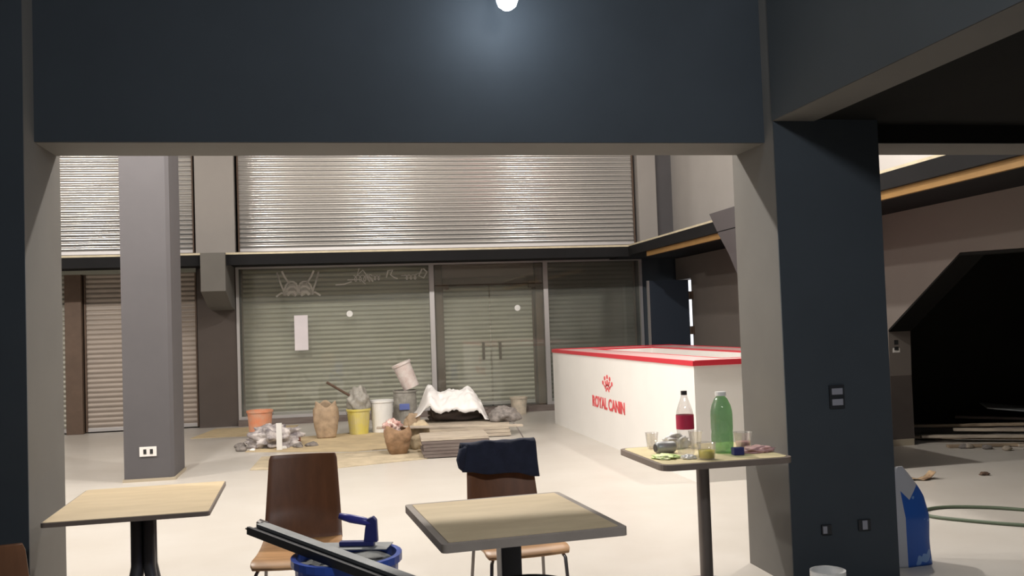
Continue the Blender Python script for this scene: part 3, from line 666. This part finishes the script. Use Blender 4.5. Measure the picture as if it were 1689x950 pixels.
sack('cement_sack', 'open dusty brown paper sack left of the yellow bucket', (-.14, 13.7, .012), .31, .22, .47, M_kraft, 3)
sack('rubble_sack', 'squat brown sack with open top at the front of the pile', (.72, 11.55, .01), .24, .24, .31, M_bag, 9, .30)
crumple('rag', 'red and white rag heaped on the squat brown sack', 'rag', (.66, 11.56, .27), (.10, .08, .09), mat('red_white_rag', (.75, .62, .56), .9, var=.5, scale=16, vcol=(.35, .12, .10)), 31, .6, 3)
crumple('kraft_bag', 'small crumpled tan bag against the tarpaulin heap', 'bag', (1.03, 13.15, .01), (.12, .10, .20), M_kraft, 33, .4, 2)
crumple('kraft_bag', 'beige crumpled bag standing right of the squat brown sack', 'bag', (.99, 11.9, .01), (.14, .12, .20), mat('beige_sack', (.52, .42, .28), .9, var=.3, scale=10), 35, .4, 2)
t = thing('hollow_brick', 'dark red hollow brick with two holes on the cardboard', 'brick', (-.60, 13.3, .008))
MB().box(-.115, .115, .02, .12, 0, .115).box(-.115, .115, -.02, .02, 0, .02).box(-.115, .115, -.02, .02, .095, .115).box(-.115, -.095, -.02, .02, .02, .095).box(-.012, .012, -.02, .02, .02, .095).box(.095, .115, -.02, .02, .02, .095).build('block', M_brick, t)
tag(MB().box(-.035, .035, -.02, .02, 0, .34, bev=.004).build('white_batten', M_white), 'short white batten standing in the rubble', 'batten').location = (-.72, 12.55, .01)
# rubble heap and its loose chunks
crumple('rubble_heap', 'heap of grey and white rubble in front of the orange bucket', 'rubble', (-.82, 13.0, .008), (.30, .24, .17), mat('mixed_rubble', (.62, .57, .55), .9, var=.6, scale=9, vcol=(.16, .14, .15)), 41, .5, 3.0, 5)
for i in range(12):
    a = rnd.random()*2*PI; rr_ = .42+rnd.random()*.18; s_ = .02+rnd.random()*.035
    crumple('rubble_chunk', 'small loose chunk scattered around the left rubble heap', 'rubble', (-.82+math.cos(a)*rr_, 13.0+math.sin(a)*rr_*.75, .004), (s_*1.4, s_, s_*.8), (M_rubble, M_white)[i % 3 == 0], i+50, .5, 2, 2, group='loose chunks around the rubble heap')
# board stacks
def stack_boards(lab, loc, rz, w_, d_, n, th, m, top=None):
    t = thing('board_stack', lab, 'boards', loc, rz)
    for i in range(n):
        j = rnd.uniform(-.03, .03); MB().box(-w_/2+j, w_/2+j, -d_/2, d_/2, i*th, (i+1)*th-.004, bev=.003).build('board', top if (top and i == n-1) else m, t)
    return t
stack_boards('lower dark stack of grey boards in front of the pile', (1.36, 11.25, .010), math.radians(-3), .78, .60, 6, .038, M_boardd, M_board)
stack_boards('pale stack of boards under the white plastic sheet', (1.78, 13.2, .010), math.radians(-6), 1.15, .9, 4, .045, M_board)
o = MB().box(-.9, .9, -.06, .06, 0, .022, bev=.003).build('loose_plank', M_board); o.location = (1.38, 11.75, .262); o.rotation_euler = (0, math.radians(1.5), math.radians(-5)); tag(o, 'long pale plank lying on the dark board stack', 'plank')
crumple('rubble_heap', 'dark lumpy material heaped under the white plastic sheet', 'rubble', (1.72, 13.5, .175), (.40, .26, .13), M_boardd, 61, .4, 2)
# white plastic sheet: draped ridge
def tarp(u, v):
    x = -.52+1.06*u; y = -.36+.72*v
    prof = .50*math.exp(-((x+.36)/.13)**2)*.55+.40*math.exp(-((x+.05)/.34)**2)+.28*math.exp(-((x-.30)/.20)**2)
    edge = min(1, 5*min(v, 1-v)); end = min(1, 7*min(u, 1-u))
    z = prof*(.35+.65*math.sin(PI*v)**.6)*end*.86
    p = Vector((x*4, y*4, 1))
    z += (.075*noise.noise(p*1.3)+.05*abs(noise.noise(p*2.8))+.02*abs(noise.noise(p*6)))*end
    sag = .16*max(0, x-.25)+.16*max(0, -.12-y)*(1 if x > -.3 else .3)
    return (x+.03*noise.noise(p*2), y+.05*noise.noise(p*1.5+Vector((9, 0, 0))), max(z-sag, -.035+.09*x+.0))
o = MB().grid(tarp, 70, 50).build('plastic_sheet', M_wsheet, None, smooth=True, solid=.006); o.location = (1.60, 13.35, .25); o.rotation_euler = (0, math.radians(5), math.radians(-4)); o.scale = (1, 1, .95)
tag(o, 'crumpled white plastic sheet draped over the heap in the middle of the hall', 'sheet')
crumple('grey_bundle', 'rounded grey bundle at the right end of the board stack', 'bundle', (2.27, 12.95, .182), (.20, .2, .13), M_rubble, 71, .35, 2)
tag(MB().tube([(2.25, 12.7, .24), (2.33, 12.6, .20), (2.38, 12.5, .10), (2.42, 12.4, .012)], .008, 6).build('wire', M_leg), 'thin bent wire hanging off the grey bundle', 'wire')
tag(MB().box(1.9, 2.75, 15.55, 15.8, .001, .13, bev=.01).build('plinth_block', M_boardd), 'long low dark block on the floor in front of the glass door', 'block')

# ================================================================== RIGHT-HAND FLOOR
hp = []
for i in range(40):
    q = i/39
    pts = [(4.95, 5.55), (4.62, 5.78), (4.35, 6.05), (4.20, 6.28), (4.28, 6.46), (4.50, 6.52), (4.80, 6.38), (5.05, 6.12), (5.30, 5.90)]
    f = q*(len(pts)-1); j = min(int(f), len(pts)-2); a = f-j
    P = lambda n: Vector(pts[max(0, min(len(pts)-1, n))])
    p0, p1, p2, p3 = P(j-1), P(j), P(j+1), P(j+2)
    c = .5*((2*p1)+(p2-p0)*a+(2*p0-5*p1+4*p2-p3)*a*a+(3*p1-p0-3*p2+p3)*a**3)
    hp.append((c.x, c.y, .013))
tag(MB().tube(hp, .012, 10).build('garden_hose', M_hose, smooth=True), 'dark green hose lying in a loop on the right-hand floor', 'hose')
t = thing('torn_cardboard', 'brown torn scrap curling on the floor above the hose loop', 'scrap', (5.08, 7.70, 0))
MB().grid(lambda u, v: (-.13+.26*u, -.05+.10*v+.02*math.sin(u*9), .006+.055*max(0, (u-.75)/.25)**1.5+.012*abs(math.sin(u*7))), 24, 6).build('scrap', mat('brown_scrap', (.16, .09, .05), .9, var=.6, scale=12, vcol=(.45, .33, .2)), t, smooth=True, solid=.004)
crumple('dark_scrap', 'dark small scrap on the floor at the right edge above the shoe', 'scrap', (5.72, 7.70, 0), (.045, .03, .02), M_wood, 81, .5, 2, 3)
sh = crumple('shoe_toe', 'purple and red shoe cut by the right edge of the picture', 'shoe', (5.33, 6.54, .0), (.10, .06, .065), mat('purple_canvas', (.10, .07, .13), .7, var=.6, scale=10, vcol=(.35, .12, .12)), 83, .15, 1.5, 4)
# blue and white sack standing beside the wide column
def bag(u, v):
    a = u*2*PI; k_ = 1
    if v > .68: k_ = 1-.85*((v-.68)/.32)**1.3
    wx = .150*(1-.10*v)*(k_ if v > .68 else 1); wy = .085*(1 if v < .5 else 1-(v-.5)/.5*.93)
    e = 1/(abs(math.cos(a))**3.2+abs(math.sin(a))**3.2)**(1/3.2)
    n = noise.noise(Vector((math.cos(a)*1.5, math.sin(a)*1.5, v*3)))*.012
    return (math.cos(a)*e*(wx+n)+.0-.02*v, math.sin(a)*e*(wy+n*.6), v*.575)
mb = MB().grid(bag, 48, 36); bmesh.ops.remove_doubles(mb.bm, verts=mb.bm.verts, dist=1e-4)
bmesh.ops.holes_fill(mb.bm, edges=[e for e in mb.bm.edges if e.is_boundary])
o = mb.build('feed_sack', M_sack, None, smooth=True); o.location = (3.315, 5.20, 0); o.rotation_euler = (0, 0, math.radians(4)); tag(o, 'blue and white printed sack standing against the right side of the wide column', 'sack')
# timber heap in the recess
PL = ['brown plank lying flat at the left of the timber heap in the black recess', 'pale plank second from the left in the recess heap',
      'grey plank crossing the middle of the recess heap', 'brown plank lying uppermost across the left half of the recess heap',
      'pale plank reaching farthest right on the floor of the recess', 'dark grey plank topmost at the back of the recess heap',
      'short brown plank nearest the recess opening', 'pale plank at the near right edge of the recess heap']
spec = [(7.0, 9.6, .02, 1.7, -32), (7.25, 9.35, .05, 1.9, -26), (7.5, 9.7, .09, 1.8, -38), (7.2, 9.85, .13, 1.6, -20), (7.7, 9.3, .10, 2.0, -30), (7.9, 9.8, .17, 1.7, -44), (6.95, 9.1, .0, 1.2, -15), (7.75, 8.75, .0, 1.5, -22)]
for i, (x, y, z, ln, a) in enumerate(spec):
    o = MB().box(-ln/2, ln/2, -.045, .045, 0, .028, bev=.003).build('timber_plank', (M_timber, M_board, M_boardd)[i % 3]); o.location = (x+.15, y+.1, z+.004); o.rotation_euler = (0, math.radians(0), math.radians(a))
    tag(o, PL[i], 'plank', 'timber planks heaped in the recess')
o = MB().box(-.6, .6, -.35, .35, 0, .012).build('metal_sheet', M_sheetgrey); o.location = (8.2, 10.0, .27); o.rotation_euler = (0, math.radians(5), math.radians(-30)); tag(o, 'bluish grey panel lying on top of the timber heap in the recess', 'panel')
for i in range(8):
    crumple('rubble_chunk', 'small pale rubble chunk on the floor along the timber heap', 'rubble', (6.62+i*.10+rnd.uniform(-.03, .03), 9.35-i*.13+rnd.uniform(-.1, .1), .003), (.05, .04, .03), (M_rubble, M_board)[i % 2], 90+i, .5, 2, 2, group='chunks along the timber heap')
